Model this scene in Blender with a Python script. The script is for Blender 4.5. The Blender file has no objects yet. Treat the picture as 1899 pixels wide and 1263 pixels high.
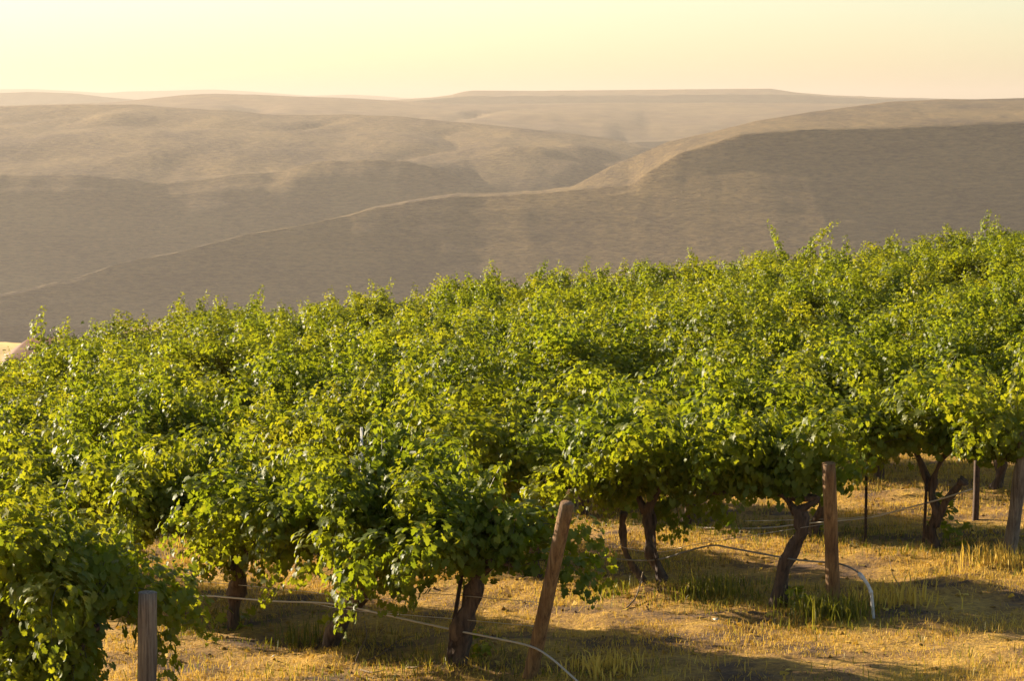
import bpy, math, random
import numpy as np
from mathutils import Vector, Matrix

# ------------------------------------------------------------------ camera, sky, sun
scene = bpy.context.scene
W, HGT = 1899.0, 1263.0
LENS = 85.0
F = W * LENS / 36.0                       # focal length in photo pixels
CX, CY = W / 2, HGT / 2
HORIZON = 185.0
CAM = np.array([0.0, 0.0, 4.4])
PITCH = math.atan((CY - HORIZON) / F)

cam_data = bpy.data.cameras.new('camera')
cam_data.lens = LENS
cam_data.sensor_width = 36.0
cam_data.clip_start = 0.5
cam_data.clip_end = 200000.0
cam = bpy.data.objects.new('camera', cam_data)
scene.collection.objects.link(cam)
cam.location = CAM
cam.rotation_euler = (math.pi / 2 - PITCH, 0, 0)
scene.camera = cam

SUN_AZ = math.radians(-57.0)              # from the view direction (+Y), to the left
SUN_EL = math.radians(16.5)
world = bpy.data.worlds.new('World')
scene.world = world
world.use_nodes = True
wn = world.node_tree.nodes
wl = world.node_tree.links
bg = wn['Background']
sky = wn.new('ShaderNodeTexSky')
sky.sky_type = 'NISHITA'
sky.sun_disc = False
sky.sun_elevation = SUN_EL
sky.sun_rotation = SUN_AZ
sky.altitude = 300.0
sky.air_density = 1.0
sky.dust_density = 0.9
sky.ozone_density = 0.9
wl.new(sky.outputs['Color'], bg.inputs['Color'])
bg.inputs['Strength'].default_value = 0.060

sun_data = bpy.data.lights.new('sun', 'SUN')
sun_data.energy = 5.0
sun_data.angle = math.radians(0.6)
sun_data.color = (1.0, 0.84, 0.62)
sun = bpy.data.objects.new('sun', sun_data)
scene.collection.objects.link(sun)
SUN_DIR = Vector((math.sin(SUN_AZ) * math.cos(SUN_EL), math.cos(SUN_AZ) * math.cos(SUN_EL), math.sin(SUN_EL)))
sun.rotation_euler = SUN_DIR.to_track_quat('Z', 'Y').to_euler()
sun.location = (-40, 20, 40)

scene.view_settings.view_transform = 'Standard'
scene.view_settings.look = 'None'
scene.view_settings.exposure = 1.6
scene.view_settings.gamma = 1.0
scene.render.engine = 'CYCLES'
scene.cycles.max_bounces = 8
scene.cycles.diffuse_bounces = 4
scene.cycles.transmission_bounces = 4
scene.cycles.volume_bounces = 0
scene.cycles.use_denoising = True

# ------------------------------------------------------------------ helpers
rng = np.random.default_rng(7)
random.seed(7)
FWD = np.array([0, math.cos(PITCH), -math.sin(PITCH)])
UP = np.array([0, math.sin(PITCH), math.cos(PITCH)])
RIGHT = np.array([1.0, 0, 0])


def ray(px, py):
    return FWD + (px - CX) / F * RIGHT + (CY - py) / F * UP


def project(p):
    d = np.asarray(p, float) - CAM
    z = d @ FWD
    return CX + F * (d @ RIGHT) / z, CY - F * (d @ UP) / z, z


def at_depth(px, py, y):
    d = ray(px, py)
    return CAM + d * (y / d[1])


def _hash(i, j, s):
    v = np.sin(i * 127.1 + j * 311.7 + s * 74.7) * 43758.5453
    return v - np.floor(v)


def vnoise(x, y, s=0):
    x = np.asarray(x, float); y = np.asarray(y, float)
    i = np.floor(x); j = np.floor(y)
    u = x - i; v = y - j
    u = u * u * (3 - 2 * u); v = v * v * (3 - 2 * v)
    a = _hash(i, j, s); b = _hash(i + 1, j, s); c = _hash(i, j + 1, s); d = _hash(i + 1, j + 1, s)
    return (a * (1 - u) + b * u) * (1 - v) + (c * (1 - u) + d * u) * v - 0.5


def fbm(x, y, s=0, o=5, gain=0.5):
    t = 0; a = 1.0
    for k in range(o):
        t = t + a * vnoise(x * 2 ** k, y * 2 ** k, s + k * 3.1)
        a *= gain
    return t


def ss(a, b, x):
    t = np.clip((np.asarray(x, float) - a) / (b - a), 0, 1)
    return t * t * (3 - 2 * t)


# vineyard boundary towards the canyon: depth where the vineyard ends, by x
def y_far(x):
    return np.interp(x, [-30, -11, -5, 0, 6, 13, 30], [46, 51, 55, 58, 60, 63, 66])


def ground(x, y):
    x = np.asarray(x, float); y = np.asarray(y, float)
    z = 0.05 * x - 0.03 * (y - 20) - 0.0095 * np.minimum(x, 0) ** 2 * ss(18, 45, y)
    z = z - 0.36 * np.exp(-((x + 1.6) / 4.5) ** 2) * ss(28, 52, y) - .15 * np.exp(-((x - 6) / 4.5) ** 2) * ss(28, 52, y)
    over = np.maximum(y - y_far(x) - 1.0, 0)
    z = z - 0.30 * over ** 2 / (over + 18)
    return z


MOUNDS = []


def rough(x, y):
    z = 0.07 * fbm(x * 0.9, y * 0.9, 3, 4) + 0.035 * fbm(x * 4, y * 4, 9, 3)
    for mx_, my_, mr, mh in MOUNDS:
        z = z + mh * np.exp(-((x - mx_) ** 2 + (y - my_) ** 2) / mr ** 2) * (1 + .8 * fbm(x * 7, y * 7, 13, 3))
    return z


def gz(x, y):
    return ground(x, y) + rough(x, y)


def on_ground(px, py):
    d = ray(px, py)
    y = 20.0
    for _ in range(60):
        p = CAM + d * (y / d[1])
        err = p[2] - float(ground(p[0], p[1]))
        y += err * d[1] / (-d[2]) * 0.7
    return CAM + d * (y / d[1])


for a_, b_, r_, h_ in ((1240, 1108, .38, .10), (1448, 1150, .22, .06), (842, 1252, .26, .06), (606, 1220, .22, .05), (1340, 1155, .3, .05), (1780, 1085, .5, .05)):
    q_ = on_ground(a_, b_)
    MOUNDS.append((q_[0], q_[1], r_, h_))


def new_mesh(name, V, T, attr=None, smooth=False):
    """triangle mesh from arrays; attr = dict of per-vertex floats"""
    V = np.ascontiguousarray(V, np.float32); T = np.ascontiguousarray(T, np.int32)
    me = bpy.data.meshes.new(name)
    n, m = len(V), len(T)
    me.vertices.add(n); me.vertices.foreach_set('co', V.ravel())
    me.loops.add(m * 3); me.loops.foreach_set('vertex_index', T.ravel())
    me.polygons.add(m)
    me.polygons.foreach_set('loop_start', np.arange(m, dtype=np.int32) * 3)
    try:
        me.polygons.foreach_set('loop_total', np.full(m, 3, np.int32))
    except Exception:
        pass
    if smooth:
        me.polygons.foreach_set('use_smooth', np.ones(m, bool))
    for k, a in (attr or {}).items():
        at = me.attributes.new(k, 'FLOAT', 'POINT')
        at.data.foreach_set('value', np.ascontiguousarray(a, np.float32))
    me.update(calc_edges=True)
    me.validate()
    return me


COL = scene.collection


def link(name, me, mat=None, parent=None, label=None, cat=None, group=None, kind=None):
    o = bpy.data.objects.new(name, me)
    COL.objects.link(o)
    if mat is not None and me is not None and not me.materials:
        me.materials.append(mat)
    if parent is not None:
        o.parent = parent
    tag(o, label, cat, group, kind)
    return o


def tag(o, label=None, cat=None, group=None, kind=None):
    for k, v in (('label', label), ('category', cat), ('group', group), ('kind', kind)):
        if v:
            o[k] = v


def tube(P, R, n=8, noise=0.0, seed=0, cap=True):
    """tapered tube along points P with radii R; returns V, T"""
    P = np.asarray(P, float); R = np.asarray(R, float)
    k = len(P)
    tan = np.gradient(P, axis=0)
    tan /= np.linalg.norm(tan, axis=1, keepdims=True) + 1e-9
    ref = np.array([0.31, 0.87, 0.2])
    V = []
    ang = np.arange(n) * 2 * math.pi / n
    for i in range(k):
        a = np.cross(tan[i], ref); a /= np.linalg.norm(a) + 1e-9
        b = np.cross(tan[i], a)
        rr = R[i]
        if noise:
            rr = R[i] * (1 + noise * 2 * (fbm(ang * 1.3 + 10, np.full(n, i * 0.45 + seed * 7.7), seed, 3)))
        else:
            rr = np.full(n, R[i])
        V.append(P[i] + np.outer(np.cos(ang) * rr, a) + np.outer(np.sin(ang) * rr, b))
    V = np.concatenate(V)
    T = []
    for i in range(k - 1):
        for j in range(n):
            a = i * n + j; b = i * n + (j + 1) % n
            T += [(a, b, b + n), (a, b + n, a + n)]
    if cap:
        c0, c1 = len(V), len(V) + 1
        V = np.vstack([V, P[0], P[-1]])
        for j in range(n):
            T.append((c0, (j + 1) % n, j))
            T.append((c1, (k - 1) * n + j, (k - 1) * n + (j + 1) % n))
    return V, np.array(T)


def merge(parts):
    V, T, o = [], [], 0
    for v, t in parts:
        V.append(v); T.append(np.asarray(t) + o); o += len(v)
    return np.concatenate(V), np.concatenate(T)


def smooth_path(P, n):
    """Catmull-Rom through control points"""
    P = np.asarray(P, float)
    Q = np.vstack([2 * P[0] - P[1], P, 2 * P[-1] - P[-2]])
    out = []
    seg = len(P) - 1
    for t in np.linspace(0, seg, n):
        i = min(int(t), seg - 1); u = t - i
        a, b, c, d = Q[i], Q[i + 1], Q[i + 2], Q[i + 3]
        out.append(0.5 * (2 * b + (c - a) * u + (2 * a - 5 * b + 4 * c - d) * u * u + (3 * b - a - 3 * c + d) * u ** 3))
    return np.array(out)


# ------------------------------------------------------------------ materials
def mat_base(name):
    m = bpy.data.materials.new(name)
    m.use_nodes = True
    nt = m.node_tree
    p = nt.nodes['Principled BSDF']
    return m, nt, p


def ramp(nt, stops, interp='LINEAR'):
    r = nt.nodes.new('ShaderNodeValToRGB')
    e = r.color_ramp.elements
    r.color_ramp.interpolation = interp
    e[0].position, e[0].color = stops[0][0], (*stops[0][1], 1)
    e[1].position, e[1].color = stops[1][0], (*stops[1][1], 1)
    for pos, c in stops[2:]:
        x = e.new(pos); x.color = (*c, 1)
    return r


def noise_node(nt, scale, detail=5, coord='Object', rough_=0.55, vec_scale=None):
    tc = nt.nodes.new('ShaderNodeTexCoord')
    n = nt.nodes.new('ShaderNodeTexNoise')
    n.inputs['Scale'].default_value = scale
    n.inputs['Detail'].default_value = detail
    n.inputs['Roughness'].default_value = rough_
    if vec_scale:
        mp = nt.nodes.new('ShaderNodeMapping')
        mp.inputs['Scale'].default_value = vec_scale
        nt.links.new(tc.outputs[coord], mp.inputs['Vector'])
        nt.links.new(mp.outputs['Vector'], n.inputs['Vector'])
    else:
        nt.links.new(tc.outputs[coord], n.inputs['Vector'])
    return n


def bump(nt, p, src, strength, dist):
    b = nt.nodes.new('ShaderNodeBump')
    b.inputs['Strength'].default_value = strength
    b.inputs['Distance'].default_value = dist
    nt.links.new(src, b.inputs['Height'])
    nt.links.new(b.outputs['Normal'], p.inputs['Normal'])


def make_leaf_mat(name, stops, trans_gain, fac):
    m, nt, p = mat_base(name)
    at = nt.nodes.new('ShaderNodeAttribute'); at.attribute_name = 'tone'
    oi = nt.nodes.new('ShaderNodeObjectInfo')
    ad = nt.nodes.new('ShaderNodeMath'); ad.operation = 'MULTIPLY_ADD'
    nt.links.new(oi.outputs['Random'], ad.inputs[0]); ad.inputs[1].default_value = 0.16
    nt.links.new(at.outputs['Fac'], ad.inputs[2])
    r = ramp(nt, stops)
    nt.links.new(ad.outputs[0], r.inputs['Fac'])
    nt.links.new(r.outputs['Color'], p.inputs['Base Color'])
    p.inputs['Roughness'].default_value = 0.5
    p.inputs['Specular IOR Level'].default_value = 0.3
    tr = nt.nodes.new('ShaderNodeBsdfTranslucent')
    mul = nt.nodes.new('ShaderNodeMix'); mul.data_type = 'RGBA'; mul.blend_type = 'MULTIPLY'
    mul.inputs['Factor'].default_value = 1.0
    nt.links.new(r.outputs['Color'], mul.inputs['A'])
    mul.inputs['B'].default_value = (*trans_gain, 1)
    nt.links.new(mul.outputs['Result'], tr.inputs['Color'])
    mx = nt.nodes.new('ShaderNodeMixShader')
    mx.inputs['Fac'].default_value = fac
    nt.links.new(p.outputs['BSDF'], mx.inputs[1]); nt.links.new(tr.outputs['BSDF'], mx.inputs[2])
    nt.links.new(mx.outputs['Shader'], nt.nodes['Material Output'].inputs['Surface'])
    return m


M = {}
M['leaf'] = make_leaf_mat('vine_leaf', [(0.0, (.050, .084, .008)), (0.45, (.104, .138, .009)), (0.8, (.155, .172, .011)), (1.0, (.19, .19, .014))], (2.4, 2.15, .95), 0.49)
M['dry_blade'] = make_leaf_mat('dry_grass_blade', [(0.0, (.31, .16, .020)), (0.5, (.56, .345, .040)), (1.0, (.72, .50, .085))], (1, 1, 1), 0.35)
M['dry_blade'].node_tree.nodes['Principled BSDF'].inputs['Roughness'].default_value = 0.7
M['green_blade'] = make_leaf_mat('green_grass_blade', [(0.0, (.07, .075, .008)), (0.6, (.13, .13, .012)), (1.0, (.26, .21, .03))], (1.6, 1.6, 1), 0.4)

m, nt, p = mat_base('bark')
n1 = noise_node(nt, 14, 6, vec_scale=(3, 3, .5))
r = ramp(nt, [(.3, (.030, .017, .010)), (.7, (.14, .085, .05))])
nt.links.new(n1.outputs['Fac'], r.inputs['Fac']); nt.links.new(r.outputs['Color'], p.inputs['Base Color'])
p.inputs['Roughness'].default_value = .9
bump(nt, p, n1.outputs['Fac'], 1.0, .02)
M['bark'] = m

m, nt, p = mat_base('cane')
p.inputs['Base Color'].default_value = (.07, .065, .015, 1)
p.inputs['Roughness'].default_value = .55
M['cane'] = m


def wood(name, a, b):
    m, nt, p = mat_base(name)
    n1 = noise_node(nt, 9, 8, vec_scale=(5, 5, .22), rough_=.75)
    n2 = noise_node(nt, 2.2, 3)
    r = ramp(nt, [(.38, tuple(v * .5 for v in a)), (.45, a), (.68, b)])
    nt.links.new(n1.outputs['Fac'], r.inputs['Fac'])
    mx = nt.nodes.new('ShaderNodeMix'); mx.data_type = 'RGBA'; mx.blend_type = 'MULTIPLY'
    r2 = ramp(nt, [(.3, (.55, .5, .45)), (.65, (1, 1, 1))])
    nt.links.new(n2.outputs['Fac'], r2.inputs['Fac'])
    mx.inputs['Factor'].default_value = 1
    nt.links.new(r.outputs['Color'], mx.inputs['A']); nt.links.new(r2.outputs['Color'], mx.inputs['B'])
    nt.links.new(mx.outputs['Result'], p.inputs['Base Color'])
    p.inputs['Roughness'].default_value = .8
    bump(nt, p, n1.outputs['Fac'], 1.0, .03)
    return m


M['post_brown'] = wood('post_wood_brown', (.26, .13, .04), (.50, .29, .10))
M['post_grey'] = wood('post_wood_grey', (.22, .16, .11), (.50, .40, .27))
M['dry_wood'] = wood('dry_twig_wood', (.20, .13, .06), (.42, .30, .16))

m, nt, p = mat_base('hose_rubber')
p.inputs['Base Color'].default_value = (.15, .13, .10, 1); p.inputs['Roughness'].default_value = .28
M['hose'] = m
m, nt, p = mat_base('wire_steel')
p.inputs['Base Color'].default_value = (.45, .40, .33, 1); p.inputs['Metallic'].default_value = .8; p.inputs['Roughness'].default_value = .45
M['wire'] = m
m, nt, p = mat_base('sunlit_hose')
p.inputs['Base Color'].default_value = (.42, .36, .27, 1); p.inputs['Roughness'].default_value = .32  # black hose with its sun glint painted in as a pale base colour
M['sunlit'] = m
m, nt, p = mat_base('rusty_steel')
n1 = noise_node(nt, 30, 4)
r = ramp(nt, [(.35, (.035, .018, .010)), (.7, (.10, .05, .025))])
nt.links.new(n1.outputs['Fac'], r.inputs['Fac']); nt.links.new(r.outputs['Color'], p.inputs['Base Color'])
p.inputs['Roughness'].default_value = .8
M['rust'] = m
m, nt, p = mat_base('galvanised_steel')
p.inputs['Base Color'].default_value = (.55, .53, .48, 1); p.inputs['Roughness'].default_value = .5; p.inputs['Metallic'].default_value = .4
M['galv'] = m
m, nt, p = mat_base('white_plastic')
n1 = noise_node(nt, 12, 4)
r = ramp(nt, [(.3, (.34, .31, .26)), (.6, (.56, .54, .49))])
nt.links.new(n1.outputs['Fac'], r.inputs['Fac']); nt.links.new(r.outputs['Color'], p.inputs['Base Color'])
p.inputs['Roughness'].default_value = .45
M['pvc'] = m
m, nt, p = mat_base('pale_stone')
n1 = noise_node(nt, 20, 4)
r = ramp(nt, [(.3, (.25, .20, .14)), (.7, (.45, .38, .28))])
nt.links.new(n1.outputs['Fac'], r.inputs['Fac']); nt.links.new(r.outputs['Color'], p.inputs['Base Color'])
M['stone'] = m

# vineyard soil with straw litter
m, nt, p = mat_base('dry_ground')
n1 = noise_node(nt, 1.3, 8, rough_=.65)
n2 = noise_node(nt, 22, 5, rough_=.7)
r1 = ramp(nt, [(.38, (.12, .062, .024)), (.48, (.34, .185, .030)), (.62, (.56, .33, .042))])
r2 = ramp(nt, [(.3, (.42, .38, .30)), (.62, (1.1, 1.08, 1.0))])
mx = nt.nodes.new('ShaderNodeMix'); mx.data_type = 'RGBA'; mx.blend_type = 'MULTIPLY'; mx.inputs['Factor'].default_value = 1
nt.links.new(n1.outputs['Fac'], r1.inputs['Fac']); nt.links.new(n2.outputs['Fac'], r2.inputs['Fac'])
nt.links.new(r1.outputs['Color'], mx.inputs['A']); nt.links.new(r2.outputs['Color'], mx.inputs['B'])
nt.links.new(mx.outputs['Result'], p.inputs['Base Color'])
p.inputs['Roughness'].default_value = .95
bump(nt, p, n2.outputs['Fac'], .9, .05)
M['ground'] = m


def hill_mat(name, dark, light, s_big, s_small):
    m, nt, p = mat_base(name)
    n1 = noise_node(nt, s_big, 9, vec_scale=(1.3, .5, 2.5), rough_=.68)
    n2 = noise_node(nt, s_small, 6, vec_scale=(.6, .6, 3), rough_=.65)
    mm = nt.nodes.new('ShaderNodeMath'); mm.operation = 'MULTIPLY_ADD'
    nt.links.new(n2.outputs['Fac'], mm.inputs[0]); mm.inputs[1].default_value = .5
    hf = nt.nodes.new('ShaderNodeMath'); hf.operation = 'MULTIPLY'; hf.inputs[1].default_value = .5
    nt.links.new(n1.outputs['Fac'], hf.inputs[0]); nt.links.new(hf.outputs[0], mm.inputs[2])
    r = ramp(nt, [(.40, dark), (.60, light)])
    nt.links.new(mm.outputs[0], r.inputs['Fac']); nt.links.new(r.outputs['Color'], p.inputs['Base Color'])
    p.inputs['Roughness'].default_value = 1.0
    p.inputs['Specular IOR Level'].default_value = 0.1
    bump(nt, p, n2.outputs['Fac'], .8, 6.0)
    return m


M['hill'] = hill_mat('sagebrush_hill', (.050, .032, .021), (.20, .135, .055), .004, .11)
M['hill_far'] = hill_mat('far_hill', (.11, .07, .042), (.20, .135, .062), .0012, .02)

m, nt, p = mat_base('golden_field')
n1 = noise_node(nt, .4, 5)
r = ramp(nt, [(.35, (.40, .26, .07)), (.65, (.58, .40, .13))])
nt.links.new(n1.outputs['Fac'], r.inputs['Fac']); nt.links.new(r.outputs['Color'], p.inputs['Base Color'])
p.inputs['Roughness'].default_value = 1
M['field'] = m
m, nt, p = mat_base('roof_brown')
n1 = noise_node(nt, 3, 5)
r = ramp(nt, [(.35, (.11, .045, .02)), (.65, (.20, .09, .035))])
nt.links.new(n1.outputs['Fac'], r.inputs['Fac']); nt.links.new(r.outputs['Color'], p.inputs['Base Color'])
p.inputs['Roughness'].default_value = .8
M['roof'] = m
m, nt, p = mat_base('house_wall')
p.inputs['Base Color'].default_value = (.34, .22, .12, 1)
M['wall'] = m
m, nt, p = mat_base('window_glass')
p.inputs['Base Color'].default_value = (.03, .03, .03, 1); p.inputs['Roughness'].default_value = .08
M['glass'] = m
m, nt, p = mat_base('river_water')
p.inputs['Base Color'].default_value = (.03, .04, .045, 1); p.inputs['Roughness'].default_value = .15
M['water'] = m


# ------------------------------------------------------------------ terrain
def grid_tris(nu, nv):
    a = (np.arange(nu - 1)[:, None] * nv + np.arange(nv - 1)[None]).ravel()
    return np.concatenate([np.stack([a, a + nv, a + nv + 1], 1), np.stack([a, a + nv + 1, a + 1], 1)])


def stretch(lo, hi, fine_lo, fine_hi, step, coarse):
    """axis samples: fine between fine_lo and fine_hi, growing outside"""
    mid = np.arange(fine_lo, fine_hi, step)
    left, x, s = [], fine_lo, step
    while x > lo:
        s *= coarse; x -= s; left.append(max(x, lo))
    right, x, s = [], mid[-1], step
    while x < hi:
        s *= coarse; x += s; right.append(min(x, hi))
    return np.array(left[::-1] + list(mid) + right)


xs = stretch(-260, 260, -7, 8, .085, 1.12)
ys = stretch(-60, 420, 14, 34, .085, 1.09)
X, Y = np.meshgrid(xs, ys, indexing='ij')
fade = ss(60, 30, Y)
Z = ground(X, Y) + rough(X, Y) * fade
V = np.stack([X, Y, Z], -1).reshape(-1, 3)
link('vineyard_ground', new_mesh('vineyard_ground', V, grid_tris(len(xs), len(ys)), smooth=True), M['ground'], kind='structure')


def px_curve(pts):
    a = np.array(pts, float)
    return lambda x: np.interp(x, a[:, 0], a[:, 1])


def hill_layer(name, curves, mat, x0, x1, nu, sub, gully, seed, base_z, back_drop, rough_amp,
               wall=((.12, .11), (.35, .36), (.65, .72), (1.0, 1.20)), valley=0.0):
    """curves: list of (pixel curve, depth or depth curve) from the far crest to the near rim.
    The slope then falls towards the viewer to base_z and, behind the crest, gently away."""
    px = np.linspace(x0, x1, nu)
    rows = []
    for c, d in curves:
        yy = c(px); dd = d(px) if callable(d) else np.full(nu, float(d))
        rows.append(np.array([at_depth(a, b, e) for a, b, e in zip(px, yy, dd)]))
    first, last = rows[0], rows[-1]
    back = first.copy(); k = 1.35
    back[:, :2] = first[:, :2] * k; back[:, 2] = first[:, 2] - back_drop
    back2 = first.copy(); back2[:, :2] = first[:, :2] * 1.5; back2[:, 2] = base_z
    rows = [back2, back] + rows
    kw_ = np.exp(-.5 * (np.arange(-nu // 4, nu // 4 + 1) / (nu * .07)) ** 2); kw_ /= kw_.sum()
    pad = nu // 4
    def soft(a):
        return np.convolve(np.pad(a, (pad, len(kw_) - 1 - pad), mode='edge'), kw_, mode='valid')
    drop = last[:, 2] - base_z
    dsm = soft(drop); ysm = soft(last[:, 1])
    for fr, run in wall:
        q = last.copy()
        mixk = min(fr / .14, 1.0)
        yn = (last[:, 1] * (1 - mixk) + ysm * mixk) - dsm * run
        q[:, 0] = last[:, 0] * yn / last[:, 1]; q[:, 1] = yn
        q[:, 2] = base_z + (drop * (1 - mixk) + dsm * mixk) * (1 - fr)
        rows.append(q)
    rows = np.array(rows)                       # (r, nu, 3)
    r = len(rows)
    out = []
    nb = len(curves) + 1
    for i in range(r - 1):
        for j in range(sub):
            t = j / sub
            q = rows[i] * (1 - t) + rows[i + 1] * t
            s = i + t
            q = q.copy()
            if len(curves) > 1 and s > 2.0:
                q[:, 2] += sc * .011 * fbm(q[:, 0] / (sc * .13), q[:, 1] / (sc * .3) + s, seed + 21, 3)
            # gullies grow with the distance below the rim; soft relief everywhere
            low = np.clip((s - nb) / 1.2, 0, 1)
            sc = gully
            gx = q[:, 0] / sc; gzv = q[:, 2] / sc
            rid = 1 - 2 * np.abs(fbm(gx + .35 * gzv, gzv * .25 + 3, seed, 4))
            q = q.copy()
            q[:, 1] -= low * (rid - .7) * sc * .03
            q[:, 2] += rough_amp * fbm(q[:, 0] / (sc * 1.5), q[:, 1] / (sc * 3), seed + 5, 5) * (0.40 - .15 * low)
            if valley:
                wx_ = q[:, 0] / (sc * 1.6) + .9 * fbm(q[:, 0] / (sc * 4), q[:, 1] / (sc * 4), seed + 3, 3)
                vv = np.clip(1 - 2.6 * np.abs(fbm(wx_, q[:, 1] / (sc * 3.2), seed + 14, 3)), 0, 1)
                edge_ = np.clip((s - 2.05) / .5, 0, 1)
                q[:, 2] -= valley * vv ** 2 * edge_
            # lava-flow terraces on the wall
            st = 28.0
            q[:, 2] += low * 1.0 * np.sin(q[:, 2] * 2 * math.pi / st + 2 * fbm(gx * .5, gx * 0, seed + 8, 2))
            out.append(q)
    out.append(rows[-1])
    out = np.array(out)
    V = out.transpose(1, 0, 2).reshape(-1, 3)
    T = grid_tris(nu, len(out))[:, ::-1]
    return link(name, new_mesh(name, V, T, smooth=True), mat, kind='structure')


BASE = -330.0
# near right-hand plateau: lit top between crest and rim, dark canyon wall below, low spur running out to the left
hill_layer('canyon_plateau', [
    (px_curve([(-600, 640), (0, 545), (150, 514), (215, 491), (345, 465), (450, 437), (560, 418), (650, 398), (700, 381), (780, 366), (850, 355), (905, 356), (1000, 351), (1062, 343), (1085, 331), (1125, 310), (1180, 288), (1240, 262), (1320, 245), (1400, 224), (1500, 207), (1570, 198), (1650, 187), (1750, 182), (1899, 180), (2500, 176)]),
     px_curve([(-600, 3640), (700, 3620), (1060, 3600), (1400, 4000), (1700, 4600), (2500, 5000)])),
    (px_curve([(-600, 640.2), (0, 545.2), (150, 514.2), (215, 491.2), (345, 465.2), (450, 437.3), (560, 418.4), (650, 399), (700, 384), (780, 371), (850, 361), (905, 362), (1000, 357), (1062, 350), (1110, 346), (1170, 343), (1200, 318), (1260, 284), (1370, 250), (1475, 242), (1600, 237), (1899, 227), (2500, 215)]),
     px_curve([(-600, 3632), (400, 3608), (700, 3580), (900, 3535), (1060, 3480), (1400, 3380), (1700, 3320), (2500, 3200)]))],
    M['hill'], -500, 2400, 420, 12, 170, 11, BASE, 120, 10, ((.12, .085), (.35, .26), (.65, .52), (1.0, .88)))
# left plateau across the side canyon
hill_layer('canyon_plateau', [
    (px_curve([(-600, 205), (0, 194), (130, 192), (250, 195), (330, 203), (420, 207), (520, 213), (640, 216), (750, 220), (870, 230), (950, 237), (1075, 251), (1180, 268), (1300, 300), (1500, 380), (2500, 600)]),
     px_curve([(-600, 6200), (500, 6000), (1000, 5600), (2500, 5200)])),
    (px_curve([(-600, 235), (0, 224), (120, 213), (200, 209), (300, 211), (420, 216), (520, 230), (640, 250), (760, 250), (860, 256), (960, 262), (1060, 262), (1120, 270), (1180, 284), (1300, 320), (1500, 400), (2500, 620)]),
     px_curve([(-600, 5500), (300, 5600), (1000, 5000), (2500, 4900)])),
    (px_curve([(-600, 275), (0, 268), (200, 262), (350, 262), (500, 268), (620, 276), (760, 276), (860, 268), (1000, 270), (1080, 275), (1120, 290), (1180, 310), (1500, 420), (2500, 630)]),
     px_curve([(-600, 4700), (300, 4750), (600, 4900), (1000, 4800), (2500, 4600)])),
    (px_curve([(-600, 325), (0, 322), (200, 318), (350, 311), (500, 301), (620, 292), (700, 291), (780, 300), (830, 320), (880, 345), (1000, 370), (1500, 440), (2500, 650)]),
     px_curve([(-600, 4300), (300, 4350), (600, 4450), (1000, 4400), (2500, 4200)]))],
    M['hill'], -500, 2000, 400, 14, 260, 23, BASE - 60, 150, 30, ((.10, .24), (.30, .58), (.62, 1.02), (1.0, 1.5)), 20.0)
# rolling upland behind
hill_layer('upland_hill', [
    (px_curve([(-600, 205), (0, 198), (200, 192), (280, 184), (350, 177), (400, 175), (470, 177), (540, 180), (640, 184), (750, 189), (900, 193), (1050, 190), (1300, 189), (1500, 190), (1700, 192), (2500, 195)]),
     9000),
    (px_curve([(-600, 225), (0, 215), (280, 205), (540, 206), (750, 212), (950, 210), (1120, 214), (1175, 222), (1200, 228), (1260, 228), (1450, 222), (1700, 215), (2500, 215)]), 7600),
    (px_curve([(-600, 240), (540, 235), (950, 234), (1130, 242), (1160, 250), (1260, 252), (1450, 244), (2500, 240)]), 7000)],
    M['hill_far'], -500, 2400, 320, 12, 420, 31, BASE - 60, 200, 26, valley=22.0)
# flat-topped mesa
hill_layer('mesa', [
    (px_curve([(-600, 215), (500, 200), (650, 190), (740, 184), (800, 180), (835, 176), (855, 170), (875, 167), (1000, 167.5), (1200, 166), (1350, 164.5), (1430, 164), (1450, 167), (1475, 171), (1540, 176), (1650, 180), (1900, 186), (2500, 200)]), 12000),
    (px_curve([(-600, 222), (650, 196), (800, 184), (850, 179), (900, 178), (1200, 177), (1430, 175), (1500, 178), (1650, 184), (1900, 190), (2500, 204)]), 11500)],
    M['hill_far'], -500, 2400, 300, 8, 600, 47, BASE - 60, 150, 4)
hill_layer('far_ridge', [
    (px_curve([(-600, 176), (0, 172), (60, 170), (140, 173), (200, 180), (260, 185), (400, 192), (700, 205), (2500, 220)]), 14500)],
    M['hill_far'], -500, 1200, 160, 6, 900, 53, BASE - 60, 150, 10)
hill_layer('distant_range', [
    (px_curve([(-600, 168), (0, 165), (60, 164.5), (130, 168), (190, 172), (240, 169), (300, 168), (390, 165), (450, 168), (520, 173), (570, 177), (650, 174.5), (700, 177), (760, 182), (1000, 186), (2500, 190)]), 26000)],
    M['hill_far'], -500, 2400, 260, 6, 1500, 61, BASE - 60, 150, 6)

# the land far below and out to the horizon
xs = np.linspace(-30000, 30000, 61); ys = np.linspace(-3000, 45000, 61)
X, Y = np.meshgrid(xs, ys, indexing='ij')
Z = np.full_like(X, BASE - 62.0) + 4 * fbm(X / 3000, Y / 3000, 2, 3)
link('canyon_floor', new_mesh('canyon_floor', np.stack([X, Y, Z], -1).reshape(-1, 3), grid_tris(61, 61), smooth=True), M['hill'], kind='structure')
xs = np.linspace(-12000, 12000, 41); ys = np.linspace(0, 1, 5)
X, Yt = np.meshgrid(xs, ys, indexing='ij')
Y = 1350 + 250 * np.sin(X / 2600) + Yt * 520
link('river', new_mesh('river', np.stack([X, Y, np.full_like(X, BASE - 57.0)], -1).reshape(-1, 3), grid_tris(41, 5), smooth=True), M['water'], kind='structure')

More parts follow.
